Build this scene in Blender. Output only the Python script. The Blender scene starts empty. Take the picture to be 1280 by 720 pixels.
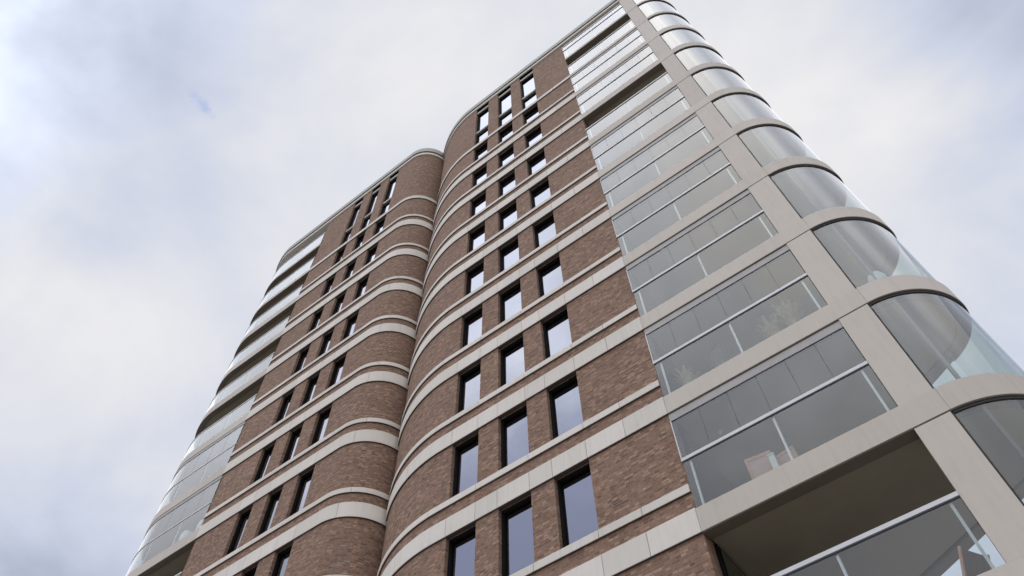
import bpy, math, random
from mathutils import Vector, Matrix
random.seed(7)
C = bpy.context.scene.collection
sc = bpy.context.scene
rad = math.radians

# ------------------------------------------------------------------ camera, sky, sun, exposure
Z0 = 10.8                                   # height of the reference slab above the ground
cam_d = bpy.data.cameras.new('camera')
cam_d.sensor_width = 36.0
cam_d.lens = 952.42 / 1280 * 36
cam_d.clip_start = 0.1
cam_d.clip_end = 3000
cam = bpy.data.objects.new('camera', cam_d)
C.objects.link(cam)
right = Vector((0.79509586, 0.60625809, -0.01654396))
down = Vector((-0.52511499, 0.67451755, -0.51892227))
fwd = Vector((-0.30344163, 0.42128043, 0.85466132))
rot = Matrix((right, -down, -fwd)).transposed()
cam.matrix_world = Matrix.Translation((3.659, -10.549, -9.174 + Z0)) @ rot.to_4x4()
sc.camera = cam

SUN_EL, SUN_AZ = rad(68), rad(205)          # azimuth clockwise from +Y
sun_d = bpy.data.lights.new('sun', 'SUN')
sun_d.energy = 1.1
sun_d.angle = rad(120)                       # veiled by cloud
sun_d.color = (1.0, 0.97, 0.92)
sun = bpy.data.objects.new('sun', sun_d)
C.objects.link(sun)
sdir = Vector((math.sin(SUN_AZ) * math.cos(SUN_EL), math.cos(SUN_AZ) * math.cos(SUN_EL), math.sin(SUN_EL)))
sun.rotation_euler = sdir.to_track_quat('Z', 'Y').to_euler()
sun.location = (20, -30, 60)

sc.view_settings.view_transform = 'Standard'
sc.view_settings.look = 'None'
sc.view_settings.exposure = 0.0
sc.view_settings.gamma = 1.0
sc.view_settings.use_curve_mapping = False

w = bpy.data.worlds.new('World')
sc.world = w
w.use_nodes = True


class NT:
    """small helper for writing node graphs"""
    def __init__(self, tree):
        self.t = tree
        tree.nodes.clear()

    def n(self, typ, **kw):
        nd = self.t.nodes.new(typ)
        for k, v in kw.items():
            setattr(nd, k, v)
        return nd

    def put(self, sock, v):
        if isinstance(v, bpy.types.NodeSocket):
            self.t.links.new(v, sock)
        else:
            if hasattr(sock.default_value, '__len__') and not hasattr(v, '__len__'):
                v = (v,) * len(sock.default_value)
            if hasattr(v, '__len__') and len(sock.default_value) == 4 and len(v) == 3:
                v = (*v, 1)
            sock.default_value = v

    def math(self, op, a, b=0.0, c=0.0, clamp=False):
        nd = self.n('ShaderNodeMath', operation=op, use_clamp=clamp)
        for i, v in enumerate((a, b, c)):
            self.put(nd.inputs[i], v)
        return nd.outputs[0]

    def vmath(self, op, a, b=(0, 0, 0)):
        nd = self.n('ShaderNodeVectorMath', operation=op)
        self.put(nd.inputs[0], a)
        if op == 'SCALE':
            self.put(nd.inputs['Scale'], b)
        else:
            self.put(nd.inputs[1], b)
        return nd.outputs['Value'] if op in ('DOT_PRODUCT', 'LENGTH') else nd.outputs['Vector']

    def mix(self, f, a, b, mode='MIX'):
        nd = self.n('ShaderNodeMix', data_type='RGBA', blend_type=mode)
        self.put(nd.inputs[0], f)
        self.put(nd.inputs[6], a)
        self.put(nd.inputs[7], b)
        return nd.outputs[2]

    def noise(self, vec, scale, detail=4, rough=0.5, dist=0.0):
        nd = self.n('ShaderNodeTexNoise')
        self.put(nd.inputs['Vector'], vec)
        self.put(nd.inputs['Scale'], scale)
        self.put(nd.inputs['Detail'], detail)
        self.put(nd.inputs['Roughness'], rough)
        self.put(nd.inputs['Distortion'], dist)
        return nd.outputs['Fac']

    def ramp(self, f, stops, interp='LINEAR'):
        nd = self.n('ShaderNodeValToRGB')
        nd.color_ramp.interpolation = interp
        el = nd.color_ramp.elements
        while len(el) < len(stops):
            el.new(0.5)
        for e, (p, c) in zip(el, stops):
            e.position = p
            e.color = (*c, 1) if len(c) == 3 else c
        self.put(nd.inputs[0], f)
        return nd.outputs[0]

    def smooth(self, f, a, b):
        nd = self.n('ShaderNodeMapRange', interpolation_type='SMOOTHSTEP')
        self.put(nd.inputs[0], f)
        nd.inputs[1].default_value, nd.inputs[2].default_value = a, b
        return nd.outputs[0]


def build_sky():
    g = NT(w.node_tree)
    d = g.n('ShaderNodeTexCoord').outputs['Generated']
    d = g.vmath('NORMALIZE', d)
    sep = g.n('ShaderNodeSeparateXYZ')
    g.put(sep.inputs[0], d)
    # cloud deck: the direction projected on a plane overhead
    zz = g.math('ADD', g.math('MAXIMUM', sep.outputs[2], 0.0), 0.28)
    comb = g.n('ShaderNodeCombineXYZ')
    g.put(comb.inputs[0], g.math('DIVIDE', sep.outputs[0], zz))
    g.put(comb.inputs[1], g.math('DIVIDE', sep.outputs[1], zz))
    deck = comb.outputs[0]
    n1 = g.noise(deck, 2.1, 5, 0.52, 0.4)
    n2 = g.noise(g.vmath('ADD', deck, (7.3, 2.1, 0)), 5.0, 6, 0.55, 0.3)
    tone = g.math('ADD', g.math('MULTIPLY', g.math('SUBTRACT', n1, 0.5), 0.80), g.math('ADD', 0.49, g.math('MULTIPLY', g.math('SUBTRACT', n2, 0.5), 0.28)))
    # broad thick and thin places in the cloud
    for (x, y, z), width, amp in (((-0.55, -0.19, 0.82), 0.30, -0.10), ((-0.44, 0.06, 0.89), 0.22, -0.07),
                                  ((-0.68, 0.04, 0.73), 0.20, 0.16), ((-0.143, 0.25, 0.96), 0.34, 0.17),
                                  ((-0.82, 0.24, 0.52), 0.20, -0.16), ((0.36, 0.47, 0.80), 0.15, -0.16),
                                  ((0.18, 0.50, 0.85), 0.26, 0.12), ((-0.62, 0.20, 0.75), 0.13, 0.06)):
        v = Vector((x, y, z)).normalized()
        dist = g.vmath('LENGTH', g.vmath('SUBTRACT', d, tuple(v)))
        lobe = g.smooth(g.math('ADD', dist, g.math('MULTIPLY', g.math('SUBTRACT', n1, 0.5), 0.35)), width * 1.6, 0.0)
        tone = g.math('ADD', tone, g.math('MULTIPLY', lobe, amp))
    cloud = g.ramp(tone, [(0.20, (2.9, 3.25, 4.0)), (0.36, (4.8, 5.3, 6.5)), (0.48, (6.3, 6.8, 8.1)),
                          (0.58, (7.75, 7.9, 8.5)), (0.72, (9.3, 9.15, 9.1))])
    # towards the veiled sun (behind the photographer) the deck glows brighter
    toward = g.math('MULTIPLY', sep.outputs[1], -1.0)
    glow = g.smooth(toward, -0.02, 0.36)
    high = g.smooth(sep.outputs[2], 0.56, 0.76)
    over = g.math('SUBTRACT', 1.0, g.math('MULTIPLY', g.smooth(sep.outputs[2], 0.80, 0.97), 0.15))
    n4 = g.noise(g.vmath('ADD', deck, (1.7, 9.4, 0)), 3.4, 6, 0.6, 0.5)
    patch = g.math('ADD', 1.0, g.math('MULTIPLY', g.math('SUBTRACT', n4, 0.5), 1.5))
    gain = g.math('ADD', 1.0, g.math('MULTIPLY', g.math('MULTIPLY', g.math('MULTIPLY', glow, high), g.math('MULTIPLY', over, patch)), 1.75))
    cloud = g.vmath('MULTIPLY', g.vmath('SCALE', cloud, gain), g.mix(glow, (1, 1, 1), (1.03, 1.0, 0.93)))
    # low in that half of the sky the deck is a heavier blue grey
    low = g.math('MULTIPLY', glow, g.smooth(sep.outputs[2], 0.72, 0.55))
    cloud = g.mix(g.math('MULTIPLY', low, 0.85), cloud, (4.8, 5.1, 6.3))
    # a slate blue bank of cloud over the left shoulder of the photographer
    bank = g.vmath('LENGTH', g.vmath('SUBTRACT', d, tuple(Vector((-0.47, -0.70, 0.56)).normalized())))
    bank = g.smooth(g.math('ADD', bank, g.math('MULTIPLY', g.math('SUBTRACT', n2, 0.5), 0.25)), 0.42, 0.12)
    cloud = g.mix(g.math('MULTIPLY', bank, 0.92), cloud, (3.5, 4.3, 7.4))
    sky = g.n('ShaderNodeTexSky', sky_type='NISHITA', sun_disc=False)
    sky.sun_elevation = SUN_EL
    sky.sun_rotation = SUN_AZ
    # a torn little gap in the deck
    gapv = Vector((-0.452, 0.008, 0.892)).normalized()
    delta = g.vmath('SUBTRACT', d, tuple(gapv))
    along = g.vmath('DOT_PRODUCT', delta, tuple((right * 0.62 + down * 0.78).normalized()))
    across = g.vmath('DOT_PRODUCT', delta, tuple((right * 0.78 - down * 0.62).normalized()))
    rr = g.math('SQRT', g.math('ADD', g.math('POWER', g.math('MULTIPLY', along, 1 / 0.020), 2.0),
                               g.math('POWER', g.math('MULTIPLY', across, 1 / 0.008), 2.0)))
    n3 = g.noise(d, 60, 4, 0.6, 0.5)
    gap = g.smooth(g.math('ADD', rr, g.math('MULTIPLY', g.math('SUBTRACT', n3, 0.5), 2.4)), 1.25, 0.3)
    col = g.mix(g.math('MULTIPLY', gap, 0.72), cloud, g.vmath('SCALE', sky.outputs[0], 1.75))
    col = g.mix(0.06, col, sky.outputs[0])
    bg = g.n('ShaderNodeBackground')
    g.put(bg.inputs[0], col)
    bg.inputs[1].default_value = 0.1
    out = g.n('ShaderNodeOutputWorld')
    g.t.links.new(bg.outputs[0], out.inputs[0])


build_sky()


# ------------------------------------------------------------------ materials
def new_mat(name):
    m = bpy.data.materials.new(name)
    m.use_nodes = True
    return m, NT(m.node_tree)


def finish(g, shader):
    out = g.n('ShaderNodeOutputMaterial')
    g.t.links.new(shader, out.inputs[0])


def principled(g, color, rough=0.6, metal=0.0, bump=None, bump_strength=0.3, bump_dist=0.01, spec=None):
    p = g.n('ShaderNodeBsdfPrincipled')
    g.put(p.inputs['Base Color'], color)
    g.put(p.inputs['Roughness'], rough)
    g.put(p.inputs['Metallic'], metal)
    if bump is not None:
        b = g.n('ShaderNodeBump')
        b.inputs['Strength'].default_value = bump_strength
        b.inputs['Distance'].default_value = bump_dist
        g.put(b.inputs['Height'], bump)
        g.t.links.new(b.outputs[0], p.inputs['Normal'])
    if spec is not None:
        p.inputs['Specular IOR Level'].default_value = spec
    return p.outputs[0]


def mat_brick():
    m, g = new_mat('brown_brick')
    uv = g.n('ShaderNodeUVMap').outputs[0]
    def brick(off, mort=0.009):
        b = g.n('ShaderNodeTexBrick')
        g.put(b.inputs['Vector'], uv)
        b.inputs['Color1'].default_value = (0, 0, 0, 1)
        b.inputs['Color2'].default_value = (1, 1, 1, 1)
        b.inputs['Mortar'].default_value = (0.5, 0.5, 0.5, 1)
        b.inputs['Scale'].default_value = 1.0
        b.inputs['Mortar Size'].default_value = mort
        b.inputs['Mortar Smooth'].default_value = 0.1
        b.inputs['Brick Width'].default_value = 0.19
        b.inputs['Row Height'].default_value = 0.065
        b.squash, b.squash_frequency = 0.6, 2
        b.offset = 0.5
        b.inputs['Bias'].default_value = off
        return b
    b = brick(0.0)
    tone = b.outputs['Color']
    col = g.ramp(tone, [(0.0, (0.165, 0.088, 0.052)), (0.22, (0.235, 0.127, 0.078)), (0.45, (0.305, 0.168, 0.102)),
                        (0.62, (0.245, 0.142, 0.092)), (0.80, (0.350, 0.202, 0.129)), (1.0, (0.410, 0.270, 0.180))])
    geo = g.n('ShaderNodeNewGeometry').outputs['Position']
    big = g.noise(geo, 0.55, 4, 0.6)
    mid = g.noise(geo, 11.0, 4, 0.75, 0.6)
    fine = g.noise(geo, 38, 3, 0.65)
    var = g.math('ADD', g.math('ADD', g.math('MULTIPLY', big, 0.16), g.math('MULTIPLY', mid, 0.58)), g.math('MULTIPLY', fine, 0.26))
    col = g.mix(1.0, col, g.ramp(var, [(0.34, (0.52, 0.51, 0.51)), (0.5, (0.98, 0.97, 0.95)), (0.66, (1.46, 1.45, 1.42))]), 'MULTIPLY')
    # pale lime bloom in small patches
    bloom = g.smooth(g.noise(geo, 2.6, 6, 0.75), 0.60, 0.82)
    col = g.mix(g.math('MULTIPLY', bloom, 0.28), col, (0.42, 0.37, 0.33))
    col = g.mix(b.outputs['Fac'], col, (0.235, 0.175, 0.138))
    h = g.math('ADD', g.math('MULTIPLY', b.outputs['Fac'], -1.0), g.math('MULTIPLY', fine, 0.35))
    finish(g, principled(g, col, 0.88, 0, h, 0.55, 0.012))
    return m


def mat_stone(name, base, dirt=0.16):
    m, g = new_mat(name)
    geo = g.n('ShaderNodeNewGeometry').outputs['Position']
    big = g.noise(geo, 0.7, 4, 0.6)
    mp = g.n('ShaderNodeMapping')
    g.put(mp.inputs[0], geo)
    mp.inputs['Scale'].default_value = (9, 9, 0.9)
    streak = g.noise(mp.outputs[0], 1.0, 5, 0.65)
    fine = g.noise(geo, 130, 2, 0.6)
    v = g.math('ADD', g.math('MULTIPLY', big, 0.35), g.math('ADD', g.math('MULTIPLY', streak, 0.4), g.math('MULTIPLY', fine, 0.25)))
    lo = tuple(c * (1 - dirt) * (0.985, 0.99, 1.0)[i] for i, c in enumerate(base))
    hi = tuple(min(0.85, c * (1 + dirt * 0.45)) for c in base)
    col = g.ramp(v, [(0.33, lo), (0.5, base), (0.68, hi)])
    # each panel a slightly different cast
    obj = g.n('ShaderNodeAttribute', attribute_name='panel_tone').outputs['Fac']
    col = g.mix(1.0, col, g.ramp(obj, [(0.0, (0.93, 0.93, 0.92)), (1.0, (1.05, 1.05, 1.06))]), 'MULTIPLY')
    finish(g, principled(g, col, 0.72, 0, fine, 0.12, 0.004))
    return m


def mat_plain(name, col, rough=0.5, metal=0.0, vary=0.08, scale=3.0, spec=None):
    m, g = new_mat(name)
    geo = g.n('ShaderNodeNewGeometry').outputs['Position']
    v = g.noise(geo, scale, 5, 0.6)
    c = g.ramp(v, [(0.3, tuple(x * (1 - vary) for x in col)), (0.7, tuple(x * (1 + vary) for x in col))])
    finish(g, principled(g, c, rough, metal, spec=spec))
    return m


def mat_glass(name, r0, tint, gloss_tint=(1, 1, 1), wave=0.0, film=0.0):
    """thin architectural glass: see-through, mirror-like towards grazing angles, faintly dusty"""
    m, g = new_mat(name)
    geo = g.n('ShaderNodeNewGeometry')
    nrm = geo.outputs['Normal']
    c = g.math('ABSOLUTE', g.vmath('DOT_PRODUCT', nrm, geo.outputs['Incoming']))
    s = g.math('POWER', g.math('SUBTRACT', 1.0, c, clamp=True), 5.0)
    f = g.math('ADD', r0, g.math('MULTIPLY', s, 1 - r0), clamp=True)
    f = g.math('DIVIDE', g.math('MULTIPLY', f, 2.0), g.math('ADD', f, 1.0))       # front and back of the sheet together
    front = g.math('SUBTRACT', 1.0, geo.outputs['Backfacing'])
    f = g.math('MULTIPLY', f, front)
    t = g.n('ShaderNodeBsdfTransparent')
    g.put(t.inputs[0], tint)
    gl = g.n('ShaderNodeBsdfGlossy')
    gl.inputs['Roughness'].default_value = 0.0
    g.put(gl.inputs[0], gloss_tint)
    if wave:
        b = g.n('ShaderNodeBump')
        b.inputs['Strength'].default_value = wave
        b.inputs['Distance'].default_value = 0.02
        g.put(b.inputs['Height'], g.noise(geo.outputs['Position'], 0.9, 2, 0.4))
        g.t.links.new(b.outputs[0], gl.inputs['Normal'])
    mx = g.n('ShaderNodeMixShader')
    g.put(mx.inputs[0], f)
    g.t.links.new(t.outputs[0], mx.inputs[1])
    g.t.links.new(gl.outputs[0], mx.inputs[2])
    res = mx.outputs[0]
    if film:
        df = g.n('ShaderNodeBsdfDiffuse')
        df.inputs[0].default_value = (0.62, 0.62, 0.6, 1)
        mp = g.n('ShaderNodeMapping')
        g.put(mp.inputs[0], geo.outputs['Position'])
        mp.inputs['Scale'].default_value = (2.2, 2.2, 0.5)
        k = g.math('MULTIPLY', g.math('MULTIPLY', g.noise(mp.outputs[0], 0.35, 2, 0.5), film * 2), front)
        m2 = g.n('ShaderNodeMixShader')
        g.put(m2.inputs[0], k)
        g.t.links.new(res, m2.inputs[1])
        g.t.links.new(df.outputs[0], m2.inputs[2])
        res = m2.outputs[0]
    finish(g, res)
    return m


BRICK = mat_brick()
STONE = mat_stone('pale_stone', (0.73, 0.675, 0.595), 0.14)
PRECAST = mat_stone('warm_precast', (0.60, 0.54, 0.465), 0.12)
SOFFIT = mat_plain('olive_soffit', (0.29, 0.24, 0.165), 0.6, 0, 0.07, 1.5)
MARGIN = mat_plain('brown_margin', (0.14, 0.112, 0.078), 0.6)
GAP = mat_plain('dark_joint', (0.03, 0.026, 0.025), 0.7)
UNDERSHADE = mat_plain('brown_underside_shade', (0.07, 0.052, 0.043), 0.7)  # shade below the bands, given as a colour
GLINT = mat_plain('grey_reflection_streak', (0.17, 0.17, 0.165), 0.5)  # tone of the pale reflection streak in the nose glass
SEAL = mat_plain('grey_gasket', (0.10, 0.10, 0.115), 0.6)
FRAME = mat_plain('black_frame', (0.009, 0.0085, 0.0085), 0.8, spec=0.12)
ALU = mat_plain('pale_aluminium', (0.60, 0.59, 0.59), 0.42, 0.15)
HEAD = mat_plain('grey_beige_metal', (0.36, 0.34, 0.32), 0.5, 0.1)
PANE = mat_glass('balcony_glass', 0.045, (0.86, 0.90, 0.89), wave=0.10, film=0.03)
CURVED = mat_glass('curved_glass', 0.05, (0.80, 0.85, 0.845), film=0.06)
WINDOW = mat_glass('window_glass', 0.16, (0.05, 0.05, 0.06), (0.86, 0.89, 1.0), 0.22)
DARK_GLASS = mat_glass('door_glass', 0.10, (0.05, 0.05, 0.06))
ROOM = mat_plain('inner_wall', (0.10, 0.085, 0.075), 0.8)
ZINC = mat_plain('olive_zinc', (0.27, 0.255, 0.22), 0.5, 0.2)
TEAK = mat_plain('rosy_timber', (0.66, 0.35, 0.25), 0.55, 0, 0.2, 14)
REDWOOD = mat_plain('dark_red_timber', (0.12, 0.045, 0.038), 0.5, 0, 0.2, 14)
FABRIC = mat_plain('white_fabric', (0.80, 0.79, 0.77), 0.9)
CERAMIC = mat_plain('grey_ceramic', (0.30, 0.30, 0.31), 0.6)
STRAW = mat_plain('straw_leaf', (0.48, 0.37, 0.22), 0.7, 0, 0.3, 9)
GREENLEAF = mat_plain('dull_green_leaf', (0.22, 0.21, 0.10), 0.7, 0, 0.3, 9)
LAMP = mat_plain('white_lamp', (0.85, 0.85, 0.82), 0.4)


# ------------------------------------------------------------------ mesh helpers
def mesh_obj(name, verts, faces, mat, parent=None, uvs=None, tones=None, smooth=False):
    me = bpy.data.meshes.new(name)
    me.from_pydata([tuple(v) for v in verts], [], faces)
    if uvs is not None:
        lay = me.uv_layers.new(name='UVMap')
        for poly in me.polygons:
            for li, co in zip(poly.loop_indices, uvs[poly.index]):
                lay.data[li].uv = co
    if tones is not None:
        at = me.attributes.new('panel_tone', 'FLOAT', 'FACE')
        for i, t in enumerate(tones):
            at.data[i].value = t
    if smooth:
        for p in me.polygons:
            p.use_smooth = True
    me.materials.append(mat)
    me.update()
    o = bpy.data.objects.new(name, me)
    C.objects.link(o)
    if parent:
        o.parent = parent
    return o


class MB:
    """collects boxes and swept strips that become one mesh"""
    def __init__(self):
        self.v, self.f, self.t = [], [], []

    def quad(self, idx, tone=0.5):
        self.f.append(tuple(idx))
        self.t.append(tone)

    def box(self, x0, x1, y0, y1, z0, z1, tone=0.5, m=None):
        b = len(self.v)
        for z in (z0, z1):
            for x, y in ((x0, y0), (x1, y0), (x1, y1), (x0, y1)):
                p = Vector((x, y, z))
                self.v.append(m @ p if m else p)
        for q in ((0, 3, 2, 1), (4, 5, 6, 7), (0, 1, 5, 4), (1, 2, 6, 5), (2, 3, 7, 6), (3, 0, 4, 7)):
            self.quad([b + i for i in q], tone)
        return self

    def strip(self, path, s0, s1, z0, z1, oi, oo, tone=0.5):
        ss = path.samples(s0, s1)
        b = len(self.v)
        for s in ss:
            p, n = path.at(s)
            for z, o in ((z0, oi), (z0, oo), (z1, oo), (z1, oi)):
                q = p + n * o
                self.v.append(Vector((q.x, q.y, z)))
        k = len(ss)
        for i in range(k - 1):
            a, c = b + 4 * i, b + 4 * i + 4
            for j in range(4):
                j2 = (j + 1) % 4
                self.quad((a + j, a + j2, c + j2, c + j), tone)
        self.quad((b + 3, b + 2, b + 1, b), tone)
        e = b + 4 * (k - 1)
        self.quad((e, e + 1, e + 2, e + 3), tone)
        return self

    def prism(self, poly, z0, z1, tone=0.5):
        b, k = len(self.v), len(poly)
        for z in (z0, z1):
            for p in poly:
                self.v.append(Vector((p[0], p[1], z)))
        self.quad(range(b + k - 1, b - 1, -1), tone)
        self.quad(range(b + k, b + 2 * k), tone)
        for i in range(k):
            j = (i + 1) % k
            self.quad((b + i, b + j, b + k + j, b + k + i), tone)
        return self

    def tube(self, pts, r, seg=8):
        rs = r if hasattr(r, '__len__') else [r] * len(pts)
        b = len(self.v)
        for i, p in enumerate(pts):
            p = Vector(p)
            d = (Vector(pts[min(i + 1, len(pts) - 1)]) - Vector(pts[max(i - 1, 0)])).normalized()
            u = d.cross(Vector((0.3, 0.2, 0.93))).normalized()
            vv = d.cross(u)
            for k in range(seg):
                a = 2 * math.pi * k / seg
                self.v.append(p + (u * math.cos(a) + vv * math.sin(a)) * rs[i])
        for i in range(len(pts) - 1):
            for k in range(seg):
                k2 = (k + 1) % seg
                self.quad((b + i * seg + k, b + i * seg + k2, b + (i + 1) * seg + k2, b + (i + 1) * seg + k))
        self.quad(range(b + seg - 1, b - 1, -1))
        e = b + (len(pts) - 1) * seg
        self.quad(range(e, e + seg))
        return self

    def lathe(self, prof, c=(0, 0, 0), seg=20):
        b = len(self.v)
        for r, z in prof:
            for k in range(seg):
                a = 2 * math.pi * k / seg
                self.v.append(Vector((c[0] + r * math.cos(a), c[1] + r * math.sin(a), c[2] + z)))
        for i in range(len(prof) - 1):
            for k in range(seg):
                k2 = (k + 1) % seg
                self.quad((b + i * seg + k, b + i * seg + k2, b + (i + 1) * seg + k2, b + (i + 1) * seg + k))
        self.quad(range(b + seg - 1, b - 1, -1))
        e = b + (len(prof) - 1) * seg
        self.quad(range(e, e + seg))
        return self

    def build(self, name, mat, parent=None, smooth=False):
        o = mesh_obj(name, self.v, self.f, mat, parent, None, self.t, False)
        if smooth:
            for p in o.data.polygons:
                p.use_smooth = True
            # strips repeat no vertices along the sweep, so only the real corners are sharp
            o.data.set_sharp_from_angle(angle=rad(35))
        return o


class Path:
    """plan line of a facade, walked with the open air on its left hand... outward normal from the walk direction"""
    def __init__(self, pts):
        self.p = [Vector(q) for q in pts]
        self.s = [0.0]
        for a, b in zip(self.p, self.p[1:]):
            self.s.append(self.s[-1] + (b - a).length)
        seg = [(b - a).normalized() for a, b in zip(self.p, self.p[1:])]
        self.seg_n = [Vector((-t.y, t.x)) for t in seg]
        self.vn = []
        for i in range(len(self.p)):
            a = self.seg_n[max(i - 1, 0)]
            b = self.seg_n[min(i, len(self.seg_n) - 1)]
            m = (a + b).normalized()
            self.vn.append(m / max(0.5, m.dot(a)))

    def at(self, s):
        s = min(max(s, 0.0), self.s[-1])
        for i in range(len(self.s) - 1):
            if s <= self.s[i + 1] + 1e-9:
                l = self.s[i + 1] - self.s[i]
                k = (s - self.s[i]) / l
                p = self.p[i].lerp(self.p[i + 1], k)
                if k < 1e-6:
                    n = self.vn[i]
                elif k > 1 - 1e-6:
                    n = self.vn[i + 1]
                else:
                    n = self.seg_n[i]
                return p, n
        return self.p[-1], self.vn[-1]

    def samples(self, s0, s1):
        return [s0] + [s for s in self.s if s0 + 1e-4 < s < s1 - 1e-4] + [s1]


def tag(o, label, cat, group=None):
    o['label'], o['category'] = label, cat
    if group:
        o['group'] = group


def thing(name, label, cat, loc, rz=0.0, group=None):
    o = bpy.data.objects.new(name, None)
    o.empty_display_size = 0.3
    C.objects.link(o)
    o.location = loc
    o.rotation_euler = (0, 0, rz)
    tag(o, label, cat, group)
    return o


# ------------------------------------------------------------------ ground
def build_ground():
    m, g = new_mat('paving')
    geo = g.n('ShaderNodeNewGeometry').outputs['Position']
    b = g.n('ShaderNodeTexBrick')
    g.put(b.inputs['Vector'], geo)
    b.inputs['Color1'].default_value = (0.31, 0.30, 0.285, 1)
    b.inputs['Color2'].default_value = (0.37, 0.355, 0.33, 1)
    b.inputs['Mortar'].default_value = (0.12, 0.115, 0.11, 1)
    b.inputs['Scale'].default_value = 1.0
    b.inputs['Mortar Size'].default_value = 0.006
    b.inputs['Brick Width'].default_value = 0.9
    b.inputs['Row Height'].default_value = 0.6
    n = g.noise(geo, 0.8, 5, 0.6)
    col = g.mix(1.0, b.outputs['Color'], g.ramp(n, [(0.3, (0.8, 0.8, 0.8)), (0.7, (1.1, 1.1, 1.1))]), 'MULTIPLY')
    finish(g, principled(g, col, 0.8))
    mb = MB()
    mb.box(-700, 700, -700, 700, -1.0, 0.0)
    o = mb.build('ground', m)
    o['kind'] = 'structure'


build_ground()

# ------------------------------------------------------------------ the building
H = 3.15                    # storey height
TOPZ = 11 * H + Z0          # underside of the roof cornice
LOW, HIGH = -3, 10          # lowest and highest slab levels above ground floor
RX = 6.02


def arc(cx, cy, r, a0, a1, n):
    """points for headings a0..a1 in degrees, heading 0 = facing the street, 90 = facing right"""
    out = []
    for i in range(n + 1):
        a = rad(a0 + (a1 - a0) * i / n)
        out.append((cx + r * math.sin(a), cy - r * math.cos(a)))
    return out


BACK0 = (0.234, 5.345)
pts = [BACK0]
pts += arc(4.894, 1.383, 1.10, 151, 70, 24)
pts += arc(4.49, 1.53, 1.53, 70, 0, 24)[1:]
pts += [(0.0, 0.0), (-6.5, 0.0)]
pts += arc(-6.5, 4.7, 4.7, 0, -40.5, 22)[1:]
pts += [(pts[-1][0] - 0.02, 1.95)]
PR = Path(pts)
S_N0, S_N1 = PR.s[1], PR.s[49]              # nose begins (rear) and ends (column side)
assert abs(PR.p[49].y) < 1e-6, PR.p[49]


def rs(x):                                  # arc length of a point on the flat right front
    return S_N1 + (4.49 - x)


S_RE = PR.s[-1]
S_RARC = PR.s[-2]

pts = [(-9.63, 1.95)]
pts += arc(-11.15, 1.5, 1.5, 90, 0, 26)
pts += [(-18.1, 0.0), (-21.6, 0.0)]
pts += arc(-21.6, 3.7, 3.7, 0, -90, 36)[1:]
pts += [(-25.3, 9.0)]
PL = Path(pts)
S_LC = PL.s[27]


def ls(x):
    return S_LC + (-11.15 - x)


S_LB = ls(-18.1)
S_LE = PL.s[-1]

building = thing('apartment_building',
                 'tall brown brick apartment tower with pale stone bands and rounded glazed balcony corners', 'building',
                 (-9.0, 4.0, 0.0))
BOFF = Vector((-9.0, 4.0, 0.0))


def part(mb, name, mat, parent=None, smooth=False):
    """link a part under the building, its mesh written in the building's own coordinates"""
    mb.v = [Vector(v) - BOFF for v in mb.v]
    o = mb.build(name, mat, parent or building, smooth)
    return o


R_WIN = [(-2.99, -2.05), (-4.56, -3.63), (-6.12, -5.22)]
L_WIN = [(-12.98, -12.20), (-14.42, -13.68), (-15.90, -15.15)]
BRICK_OFF = -0.05


def zl(k):
    return k * H + Z0


def window_rows():
    rows = [(zl(k) + 1.14, zl(k + 1)) for k in range(LOW, 9)]
    rows.append((zl(9) + 0.30, TOPZ - 0.0))
    return rows


ROWS = window_rows()


def brick_wall(path, sa, sb, holes_s, zlo, zhi, name, thick=0.36):
    ss = set(path.samples(sa, sb))
    for a, b in holes_s:
        ss.update((a, b))
    ss = sorted(ss)
    zs = {zlo, zhi}
    for a, b in ROWS:
        zs.update((a, b))
    for k in range(LOW, HIGH + 1):
        zs.add(zl(k))
    zs = sorted(z for z in zs if zlo - 1e-6 <= z <= zhi + 1e-6)
    V, F, U = [], [], []

    def pt(s, o, z):
        p, n = path.at(s)
        q = p + n * o - Vector((BOFF.x, BOFF.y))
        return (q.x, q.y, z - BOFF.z)

    def add(quad, uv):
        b = len(V)
        V.extend(quad)
        F.append((b, b + 1, b + 2, b + 3))
        U.append(uv)

    def solid(i, j):
        if i < 0 or j < 0 or i >= len(ss) - 1 or j >= len(zs) - 1:
            return False
        sm, zm = (ss[i] + ss[i + 1]) / 2, (zs[j] + zs[j + 1]) / 2
        for a, b in holes_s:
            if a < sm < b:
                for c, d in ROWS:
                    if c < zm < d:
                        return False
        return True
    oo, oi = BRICK_OFF, BRICK_OFF - thick
    for i in range(len(ss) - 1):
        for j in range(len(zs) - 1):
            if not solid(i, j):
                continue
            a, b, c, d = ss[i], ss[i + 1], zs[j], zs[j + 1]
            add([pt(a, oo, c), pt(a, oo, d), pt(b, oo, d), pt(b, oo, c)], [(a, c), (a, d), (b, d), (b, c)])
            add([pt(a, oi, c), pt(b, oi, c), pt(b, oi, d), pt(a, oi, d)], [(a, c), (b, c), (b, d), (a, d)])
            if not solid(i - 1, j):
                add([pt(a, oo, c), pt(a, oi, c), pt(a, oi, d), pt(a, oo, d)], [(a, c), (a + thick, c), (a + thick, d), (a, d)])
            if not solid(i + 1, j):
                add([pt(b, oo, c), pt(b, oo, d), pt(b, oi, d), pt(b, oi, c)], [(b, c), (b, d), (b + thick, d), (b + thick, c)])
            if not solid(i, j - 1):
                add([pt(a, oo, c), pt(b, oo, c), pt(b, oi, c), pt(a, oi, c)], [(a, c), (b, c), (b, c + thick), (a, c + thick)])
            if not solid(i, j + 1):
                add([pt(a, oo, d), pt(a, oi, d), pt(b, oi, d), pt(b, oo, d)], [(a, d), (a, d + thick), (b, d + thick), (b, d)])
    return mesh_obj(name, V, F, BRICK, building, U)


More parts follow.
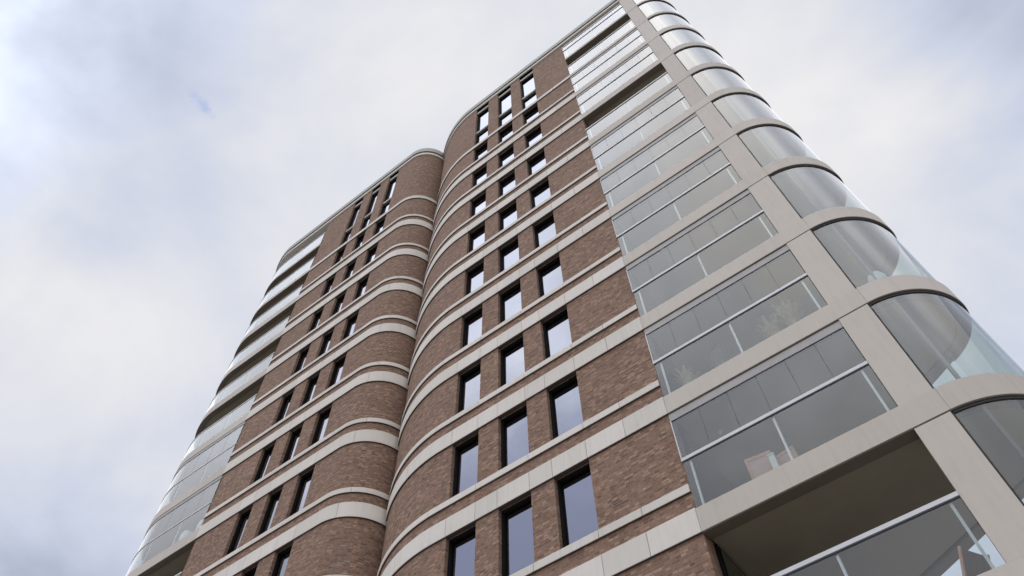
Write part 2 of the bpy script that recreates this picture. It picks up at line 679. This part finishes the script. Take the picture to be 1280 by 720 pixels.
brick_wall(PR, rs(0.0), S_RE, [(rs(b), rs(a)) for a, b in R_WIN], 0.0, TOPZ + 0.1, 'brick_wall')
brick_wall(PL, 0.0, S_LB, [(ls(b), ls(a)) for a, b in L_WIN], 0.0, TOPZ + 0.1, 'brick_wall')
# brick returns beside the balconies
side_r = Path([(0.05, 5.2), (0.05, 0.052)])
V, F, U = [], [], []


def side_wall(x, x2, y0, y1):
    a, b = min(x, x2), max(x, x2)
    vs, fs, us = [], [], []
    for (q, uv) in (([(b, y0, 0), (b, y1, 0), (b, y1, TOPZ), (b, y0, TOPZ)], [(y0, 0), (y1, 0), (y1, TOPZ), (y0, TOPZ)]),
                    ([(a, y1, 0), (a, y0, 0), (a, y0, TOPZ), (a, y1, TOPZ)], [(y1, 0), (y0, 0), (y0, TOPZ), (y1, TOPZ)]),
                    ([(a, y0, 0), (b, y0, 0), (b, y0, TOPZ), (a, y0, TOPZ)], [(a, 0), (b, 0), (b, TOPZ), (a, TOPZ)]),
                    ([(b, y1, 0), (a, y1, 0), (a, y1, TOPZ), (b, y1, TOPZ)], [(b, 0), (a, 0), (a, TOPZ), (b, TOPZ)])):
        i = len(vs)
        vs += [(p[0] - BOFF.x, p[1] - BOFF.y, p[2]) for p in q]
        fs.append((i, i + 1, i + 2, i + 3))
        us.append(uv)
    mesh_obj('brick_wall', vs, fs, BRICK, building, us)


side_wall(-0.30, -0.002, 0.41, 5.30)
side_wall(-17.80, -18.098, 0.41, 4.2)
# rear and inner walls that close the shell
mb = MB()
mb.strip(Path([(-25.0, 8.9), (-9.0, 10.5), (0.0, 5.47)]), 0, 28, 0, TOPZ, -0.3, 0.0)
mb.box(-24.9, -18.1, 4.2, 4.5, 0, TOPZ)
mb.box(-9.95, -9.4, 1.95, 2.2, 0, TOPZ)
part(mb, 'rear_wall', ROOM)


# stone bands: split in panels with open joints
def tone():
    return random.random()


def joints(path_s, a, b, extra=()):
    """panel edges: at the window jambs, about a metre and a half apart elsewhere"""
    js = sorted([a, b] + [j for j in extra if a + 0.1 < j < b - 0.1])
    out = [js[0]]
    for j in js[1:]:
        gap = j - out[-1]
        n = max(1, round(gap / 1.55))
        st = out[-1]
        for i in range(1, n + 1):
            out.append(st + gap * i / n)
    return out


JW_R = [rs(-1.05)] + [rs(x) for w_ in R_WIN for x in w_]
JW_L = [ls(x) for w_ in L_WIN for x in w_]


def band(path, edges, z0, z1, oi, oo, name, mat=STONE, gap=0.012):
    mb_ = MB()
    part(MB().strip(path, edges[0], edges[-1], z0 - 0.010, z0 - 0.0005, oi, oo - 0.014), 'underside_shade', UNDERSHADE)  # dark strip that paints the shade on the band's underside
    for a, b in zip(edges, edges[1:]):
        mb_.strip(path, a + gap / 2, b - gap / 2, z0, z1, oi, oo, tone())
    return part(mb_, name, mat)


for k in range(LOW, HIGH + 1):
    z = zl(k)
    if k <= 8:
        e_r = joints(PR, rs(0.0), S_RARC - 0.0, JW_R)
        e_l = joints(PL, PL.s[1] + 0.1, S_LB, JW_L)
        band(PR, e_r, z, z + 0.55, -0.12, 0.0, 'stone_band')
        band(PL, e_l, z, z + 0.55, -0.12, 0.0, 'stone_band')
        band(PR, joints(PR, rs(0.0), S_RARC, JW_R[::2]), z + 0.95, z + 1.14, -0.12, 0.0, 'sill_band')
        band(PL, joints(PL, PL.s[1] + 0.1, S_LB, JW_L[::2]), z + 0.95, z + 1.14, -0.12, 0.0, 'sill_band')
    elif k == 9:
        band(PR, joints(PR, rs(0.0), S_RARC, JW_R), z, z + 0.30, -0.12, 0.0, 'stone_band')
        band(PL, joints(PL, PL.s[1] + 0.1, S_LB, JW_L), z, z + 0.30, -0.12, 0.0, 'stone_band')
    # balcony side of the same level: long smooth precast pieces
    hb = 0.52 if k <= 8 else 0.30
    if k == 10:
        hb = 0.24
    mb = MB()
    ed = [0.05, S_N0, (S_N0 + S_N1) / 2 - 0.4, S_N1 - 0.02, rs(0.0)]
    for a, b in zip(ed, ed[1:]):
        mb.strip(PR, a + 0.002, b - 0.002, z, z + hb, -0.20, 0.0, tone())
    part(mb, 'balcony_band', PRECAST)
    part(MB().strip(PR, 0.05, rs(0.0) - 0.003, z - 0.022, z - 0.0005, -0.275, -0.012), 'shaded_soffit_margin', MARGIN)  # darker soffit border, underside shade of the band included in its colour
    part(MB().strip(PL, S_LB + 0.003, S_LE - 0.1, z - 0.022, z - 0.0005, -0.247, -0.012), 'shaded_soffit_margin', MARGIN)  # same border on the left, underside shade in its colour
    mb = MB()
    ed = [S_LB, S_LB + 1.9, S_LB + 3.9, S_LB + 6.3, S_LE - 0.1]
    for a, b in zip(ed, ed[1:]):
        mb.strip(PL, a + 0.002, b - 0.002, z, z + hb, -0.24, 0.0, tone())
    part(mb, 'balcony_band', PRECAST)


# windows
def window(x0, x1, z0, z1, tall=False):
    mb_ = MB()
    yf, yb, t = 0.165, 0.33, 0.05
    mb_.box(x0 + 0.002, x0 + t, yf, yb, z0, z1 - 0.002)
    mb_.box(x1 - t, x1 - 0.002, yf, yb, z0, z1 - 0.002)
    mb_.box(x0 + t, x1 - t, yf, yb, z1 - t - 0.02, z1 - 0.002)
    mb_.box(x0 + t, x1 - t, yf, yb, z0 + 0.002, z0 + t)
    panes = [(z0 + t, z1 - t - 0.02)]
    if tall:
        zm = z0 + 1.85
        mb_.box(x0 + t, x1 - t, yf + 0.02, yb, zm, zm + 0.42)
        mb_.box(x0 + t, x1 - t, yf, yb, z1 - 0.75, z1 - t - 0.02)
        panes = [(z0 + t, zm), (zm + 0.42, z1 - 0.75)]
    wf = part(mb_, 'window', FRAME)
    for a, b in panes:
        part(MB().box(x0 + t, x1 - t, 0.242, 0.265, a, b), 'pane', WINDOW, wf)
    if tall:
        part(MB().box(x0 + 0.004, x1 - 0.004, 0.115, yf + 0.018, zm + 0.29, zm + 0.42), 'ledge', STONE, wf)
        part(MB().box(x0 + 0.004, x1 - 0.004, 0.11, yf - 0.004, z1 - 0.62, z1 - 0.32), 'header', ZINC, wf)
    return wf


for j, (z0, z1) in enumerate(ROWS):
    tall = j == len(ROWS) - 1
    if z1 < Z0 - 2.5 * H:
        continue
    for x0, x1 in R_WIN + L_WIN:
        window(x0, x1, z0, z1, tall)

# columns between the balcony and the rounded nose
for k in range(LOW, 11):
    z0 = zl(k) + (0.52 if k <= 8 else 0.30 if k == 9 else 0.24) + 0.004
    z1 = zl(k + 1) - 0.035
    part(MB().box(3.89, 4.485, 0.004, 0.42, z0, z1, tone()), 'column', PRECAST)

# balconies on the right
OPEN_R = {-1, 6, 9}
front_line = lambda off: [tuple(PR.at(s)[0] + PR.at(s)[1] * off) for s in PR.samples(0.0, rs(0.0))]


def balcony_right(k):
    z = zl(k)
    hb = 0.52 if k <= 8 else 0.30 if k == 9 else 0.24
    zt = zl(k + 1)
    poly = [(p[0], p[1]) for p in front_line(-0.205)]
    poly[0] = (0.004, poly[0][1])
    poly[-1] = (0.004, poly[-1][1])
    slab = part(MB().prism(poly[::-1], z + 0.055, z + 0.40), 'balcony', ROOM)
    inner = [(p[0], p[1]) for p in front_line(-0.28)]
    inner[0] = (0.03, inner[0][1] - 0.1)
    inner[-1] = (0.03, inner[-1][1])
    part(MB().prism(inner[::-1], z + 0.02, z + 0.052), 'soffit', SOFFIT, slab)
    # handrail, posts, balustrade panes
    zr = z + 1.75
    part(MB().box(0.0, 3.885, -0.005, 0.055, zr - 0.040, zr + 0.036), 'handrail', ALU, slab)
    part(MB().box(0.0, 3.885, 0.004, 0.05, zr - 0.058, zr - 0.042), 'handrail_gasket', SEAL, slab)
    for x in (0.16, 1.94, 3.72):
        part(MB().box(x - 0.022, x + 0.022, 0.045, 0.10, z + hb - 0.02, zr - 0.074), 'post', ALU, slab)
    for a, b in ((0.015, 1.925), (1.945, 3.875)):
        part(MB().box(a, b, 0.020, 0.036, z + hb + 0.003, zr - 0.074), 'balustrade_pane', PANE, slab)
    top = zt - 0.03 if k < 10 else TOPZ - 0.42
    if k not in OPEN_R:
        # folding panes above the rail, hung from a head track
        part(MB().box(0.0, 3.885, 0.03, 0.12, top - 0.21, top), 'head_track', HEAD, slab)
        part(MB().box(0.0, 3.885, 0.026, 0.11, top - 0.228, top - 0.212), 'track_seal', SEAL, slab)
        xs = [0.02, 0.65, 1.31, 1.97, 2.61, 3.25, 3.875]
        mbp = MB()
        for a, b in zip(xs, xs[1:]):
            mbp.box(a + 0.003, b - 0.003, 0.040, 0.052, zr + 0.044, top - 0.236)
        part(mbp, 'folding_pane', PANE, slab)
        part(MB().box(-0.006, 0.016, 0.02, 0.07, zr + 0.043, top - 0.21), 'jamb', ALU, slab)
    # curved pane round the nose, in a dark channel at its head
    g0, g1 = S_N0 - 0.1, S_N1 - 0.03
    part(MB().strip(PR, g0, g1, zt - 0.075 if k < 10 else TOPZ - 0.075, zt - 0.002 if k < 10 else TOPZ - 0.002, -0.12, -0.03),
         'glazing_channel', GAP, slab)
    part(MB().strip(PR, g0, g1, z + hb + 0.003, (zt if k < 10 else TOPZ) - 0.076, -0.066, -0.05), 'curved_pane', CURVED, slab, True)
    part(MB().strip(PR, S_N1 - 0.50, S_N1 - 0.44, z + hb + 0.003, (zt if k < 10 else TOPZ) - 0.08, -0.16, -0.09), 'reflection_streak', GLINT, slab)  # added strip that draws the vertical reflection streak of the curved glass
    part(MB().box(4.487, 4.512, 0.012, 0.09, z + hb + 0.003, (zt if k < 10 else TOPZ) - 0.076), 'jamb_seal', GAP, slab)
    # rear side
    hz = zr if k in OPEN_R else zt - 0.03
    part(MB().strip(PR, 0.06, S_N0 - 0.11, z + hb + 0.003, hz, -0.066, -0.05), 'rear_pane', PANE, slab)
    # dark glazed door from the flat
    part(MB().box(0.0, 0.05, 0.42, 3.2, z + 0.405, z + 3.14), 'balcony_door', FRAME, slab)
    part(MB().box(0.05, 0.07, 0.50, 3.12, z + 0.48, z + 3.06), 'door_pane', DARK_GLASS, slab)
    return slab


for k in range(-2, 11):
    balcony_right(k)

# the wide balcony front under the roof and the lower soffits
part(MB().box(0.0, 3.885, 0.10, 0.30, TOPZ - 0.42, TOPZ - 0.002), 'roof_fascia', MARGIN)

# balconies on the left
OPEN_L = {2, 5, 6, 7, 8, 9, 10}
LREC = -0.012
S_LG = S_LB + 9.2


def balcony_left(k):
    z = zl(k)
    hb = 0.52 if k <= 8 else 0.30 if k == 9 else 0.24
    zt = zl(k + 1)
    poly = [tuple(PL.at(s)[0] + PL.at(s)[1] * (-0.245)) for s in PL.samples(S_LB + 0.004, S_LE - 0.1)]
    poly += [(-24.9, 4.19), (-18.104, 4.19)]
    poly = [p for p in poly if p[1] < 4.195]
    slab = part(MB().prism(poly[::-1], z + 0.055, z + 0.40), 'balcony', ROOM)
    inn = [tuple(PL.at(s)[0] + PL.at(s)[1] * (-0.248)) for s in PL.samples(S_LB + 0.03, S_LE - 0.1)]
    inn += [(-24.8, 4.1), (-18.13, 4.1)]
    inn = [p for p in inn if p[1] < 4.15]
    part(MB().prism(inn[::-1], z + 0.02, z + 0.052), 'soffit', SOFFIT, slab)
    zr = z + 1.75
    part(MB().strip(PL, S_LB + 0.003, S_LG, zr - 0.03, zr + 0.03, LREC - 0.05, LREC), 'handrail', ALU, slab)
    cuts = [S_LB + 0.02, S_LB + 1.7, S_LB + 3.4, S_LB + 5.2, S_LB + 7.0, S_LG]
    mbp = MB()
    for a, b in zip(cuts, cuts[1:]):
        mbp.strip(PL, a + 0.008, b - 0.008, z + hb + 0.003, zr - 0.032, LREC - 0.032, LREC - 0.018)
    part(mbp, 'balustrade_pane', PANE, slab)
    for s in cuts[1:-1]:
        part(MB().strip(PL, s - 0.02, s + 0.02, z + hb + 0.002, zr - 0.031, LREC - 0.09, LREC - 0.036), 'post', ALU, slab)
    if k not in OPEN_L:
        top = zt - 0.03
        mbp = MB()
        m_ = 10
        for i in range(m_):
            a = S_LB + 0.02 + (S_LG - S_LB) * i / m_
            b = S_LB + 0.02 + (S_LG - S_LB) * (i + 1) / m_
            mbp.strip(PL, a + 0.006, b - 0.006, zr + 0.032, top - 0.17, LREC - 0.032, LREC - 0.018)
        part(mbp, 'folding_pane', PANE, slab)
        part(MB().strip(PL, S_LB + 0.003, S_LG, top - 0.168, top, LREC - 0.07, LREC), 'head_track', HEAD, slab)
    return slab


for k in range(-2, 11):
    balcony_left(k)

# the roof: two stepped trims round the edge and a flat deck
for path, a, b in ((PR, 0.02, S_RE - 0.1), (PL, 0.1, S_LE - 0.05)):
    mb = MB()
    mb.strip(path, a, b, TOPZ, TOPZ + 0.24, -0.45, 0.02)
    part(mb, 'cornice', STONE)
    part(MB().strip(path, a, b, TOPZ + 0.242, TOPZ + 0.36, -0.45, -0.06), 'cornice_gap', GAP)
    part(MB().strip(path, a, b, TOPZ + 0.362, TOPZ + 0.86, -0.5, 0.07), 'coping', ZINC)
roof_poly = [tuple(PR.at(s)[0] + PR.at(s)[1] * -0.40) for s in PR.samples(0.05, S_RARC - 0.3)]
roof_poly += [tuple(PL.at(s)[0] + PL.at(s)[1] * -0.40) for s in PL.samples(PL.s[1] + 0.3, S_LE - 0.1)]
roof_poly += [(-9.0, 10.3)]
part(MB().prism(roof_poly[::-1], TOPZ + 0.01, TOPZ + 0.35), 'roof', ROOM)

# ------------------------------------------------------------------ things on the balconies


def floor_z(k):
    return zl(k) + 0.402


def armchair(name, label, loc, rz, frame_mat, seat_mat, group, scale=1.0):
    t = thing(name, label, 'chair', loc, rz, group)
    back = Matrix.Translation((0, 0.26, 0.38)) @ Matrix.Rotation(rad(-16), 4, 'X')
    mb_ = MB()
    mb_.box(-0.30, -0.24, -0.03, 0.03, 0, 0.62, m=back)
    mb_.box(0.24, 0.30, -0.03, 0.03, 0, 0.62, m=back)
    mb_.box(-0.24, 0.24, -0.03, 0.03, 0.55, 0.62, m=back)
    mb_.box(-0.24, 0.24, -0.03, 0.03, 0.02, 0.09, m=back)
    mb_.build('back_frame', frame_mat, t)
    MB().box(-0.238, 0.238, -0.012, 0.012, 0.092, 0.548, m=back).build('backrest', seat_mat, t)
    MB().box(-0.30, 0.30, -0.30, 0.24, 0.34, 0.40).build('seat_frame', frame_mat, t)
    MB().box(-0.27, 0.27, -0.28, 0.22, 0.402, 0.48).build('cushion', seat_mat, t)
    for x in (-0.29, 0.24):
        for y in (-0.29, 0.19):
            MB().box(x, x + 0.05, y, y + 0.05, 0, 0.338).build('leg', frame_mat, t)
        MB().box(x, x + 0.05, -0.30, 0.27, 0.60, 0.64).build('armrest', frame_mat, t)
        MB().box(x, x + 0.05, -0.29, -0.24, 0.402, 0.598).build('arm_post', frame_mat, t)
    t.scale = (scale,) * 3
    return t


PINKISH = mat_plain('pink_fabric', (0.70, 0.45, 0.39), 0.9)
armchair('balcony_chair', 'rosy timber armchair with its whole back against the lowest fully glazed right balcony pane',
         (1.30, 0.62, floor_z(0)), rad(188), TEAK, PINKISH, 'timber balcony chairs', 0.84)
armchair('balcony_chair', 'rosy timber armchair with only its back top showing beside the middle balustrade post',
         (1.84, 0.66, floor_z(0)), rad(170), TEAK, PINKISH, 'timber balcony chairs', 0.72)

# slim pale planter between the chairs
t = thing('planter', 'slim pale square planter between the two rosy timber armchairs', 'planter', (1.60, 0.24, floor_z(0)))
MB().box(-0.055, 0.055, -0.055, 0.055, 0, 0.60).build('pot', FABRIC, t)
MB().box(-0.065, 0.065, -0.065, 0.065, 0.602, 0.64).build('rim', ALU, t)

# a high-backed timber lounger, its solid back against the glass by the column
t = thing('lounger', 'dark red timber lounger with solid leaning back by the column on the open lower balcony', 'lounger',
          (3.30, 0.82, floor_z(-1)), rad(-30))
bk = Matrix.Translation((0.10, 0.0, 0.30)) @ Matrix.Rotation(rad(26), 4, 'Y')
mb = MB()
for i in range(4):
    mb.box(-0.014, 0.014, -0.236 + i * 0.119, -0.120 + i * 0.119, 0.0, 0.60, m=bk)
mb.build('backrest', REDWOOD, t)
for y in (-0.268, 0.242):
    MB().box(-0.02, 0.022, y, y + 0.028, -0.02, 0.63, m=bk).build('back_rail', TEAK, t)
MB().box(-1.15, 0.12, -0.26, 0.26, 0.26, 0.298).build('seat', REDWOOD, t)
for x in (-1.05, 0.02):
    for y in (-0.25, 0.20):
        MB().box(x, x + 0.06, y, y + 0.05, 0, 0.258).build('leg', REDWOOD, t)


def grass_pot(label, loc, n, hgt, mat, seed, group='potted grasses on the balcony'):
    rnd = random.Random(seed)
    t_ = thing('potted_plant', label, 'plant', loc, 0, group)
    MB().lathe([(0.13, 0.0), (0.15, 0.03), (0.19, 0.40), (0.20, 0.42), (0.17, 0.42), (0.165, 0.38), (0.0, 0.37)]).build('pot', CERAMIC, t_)
    mb_ = MB()
    for i in range(n):
        a, lean = rnd.uniform(0, 6.283), rnd.uniform(0.03, 0.55)
        hh = hgt * rnd.uniform(0.6, 1.1)
        dx, dy = math.cos(a), math.sin(a)
        wd = rnd.uniform(0.007, 0.014)
        px, py = -dy * wd, dx * wd
        base = len(mb_.v)
        r0 = rnd.uniform(0.0, 0.12)
        m_ = 5
        for j in range(m_ + 1):
            u = j / m_
            cx, cy = dx * (r0 + lean * u * u * hh * 0.8), dy * (r0 + lean * u * u * hh * 0.8)
            cz = 0.36 + hh * (u - 0.25 * lean * u * u)
            q = 1 - 0.75 * u
            if u > 0.7 and i % 3 == 0:
                q = 1.9
            mb_.v.append(Vector((cx + px * q, cy + py * q, cz)))
            mb_.v.append(Vector((cx - px * q, cy - py * q, cz)))
        for j in range(m_):
            mb_.quad((base + 2 * j, base + 2 * j + 1, base + 2 * j + 3, base + 2 * j + 2))
    mb_.build('leaves', mat, t_)
    return t_


grass_pot('straw coloured plumed grass in a pot behind glass, nearest the pale column', (3.12, 0.42, floor_z(1)), 300, 0.86, STRAW, 3)
grass_pot('wide straw coloured grass in a pot left of the plumed grass by the column', (2.68, 0.50, floor_z(1)), 280, 0.74, STRAW, 5)
grass_pot('dull green grass in a pot just left of the middle post on the planted balcony', (1.35, 0.45, floor_z(1)), 240, 0.66, GREENLEAF, 8)
grass_pot('low straw coloured grass in a pot beside the brick end of the planted balcony', (0.52, 0.42, floor_z(1)), 240, 0.60, STRAW, 11)


def cushion_pouf(label, loc, r, hgt, group):
    t_ = MB().lathe([(r * 0.7, 0), (r, hgt * 0.2), (r, hgt * 0.72), (r * 0.82, hgt * 0.93), (r * 0.4, hgt), (0.0, hgt)], seg=24).build('pouf', FABRIC, None, True)
    t_.location = loc
    tag(t_, label, 'pouf', group)
    return t_


cushion_pouf('white round pouf inside the curved glass nose, second glazed storey from the bottom', (4.95, 0.34, floor_z(1)), 0.18, 0.60, 'white balcony poufs')
cushion_pouf('white pouf at the brick end of the lowest glazed left balcony', (-18.55, 0.30, floor_z(3)), 0.19, 0.86, 'white balcony poufs')
cushion_pouf('white pouf away from the brick on the lowest glazed left balcony', (-19.45, 0.30, floor_z(3)), 0.22, 0.82, 'white balcony poufs')

# ceiling spotlights that show as pale dots behind the glass
for k, x, y, lab in ((1, 0.62, 1.15, 'small white ceiling spotlight over the balcony with rosy timber armchairs'),
                     (2, 0.62, 1.10, 'small white ceiling spotlight over the balcony with potted grasses')):
    o = MB().lathe([(0.045, 0.0), (0.05, 0.012), (0.05, 0.05), (0.0, 0.05)], seg=14).build('spotlight', LAMP)
    o.location = (x, y, zl(k) - 0.031)
    tag(o, lab, 'spotlight', 'balcony ceiling spotlights')
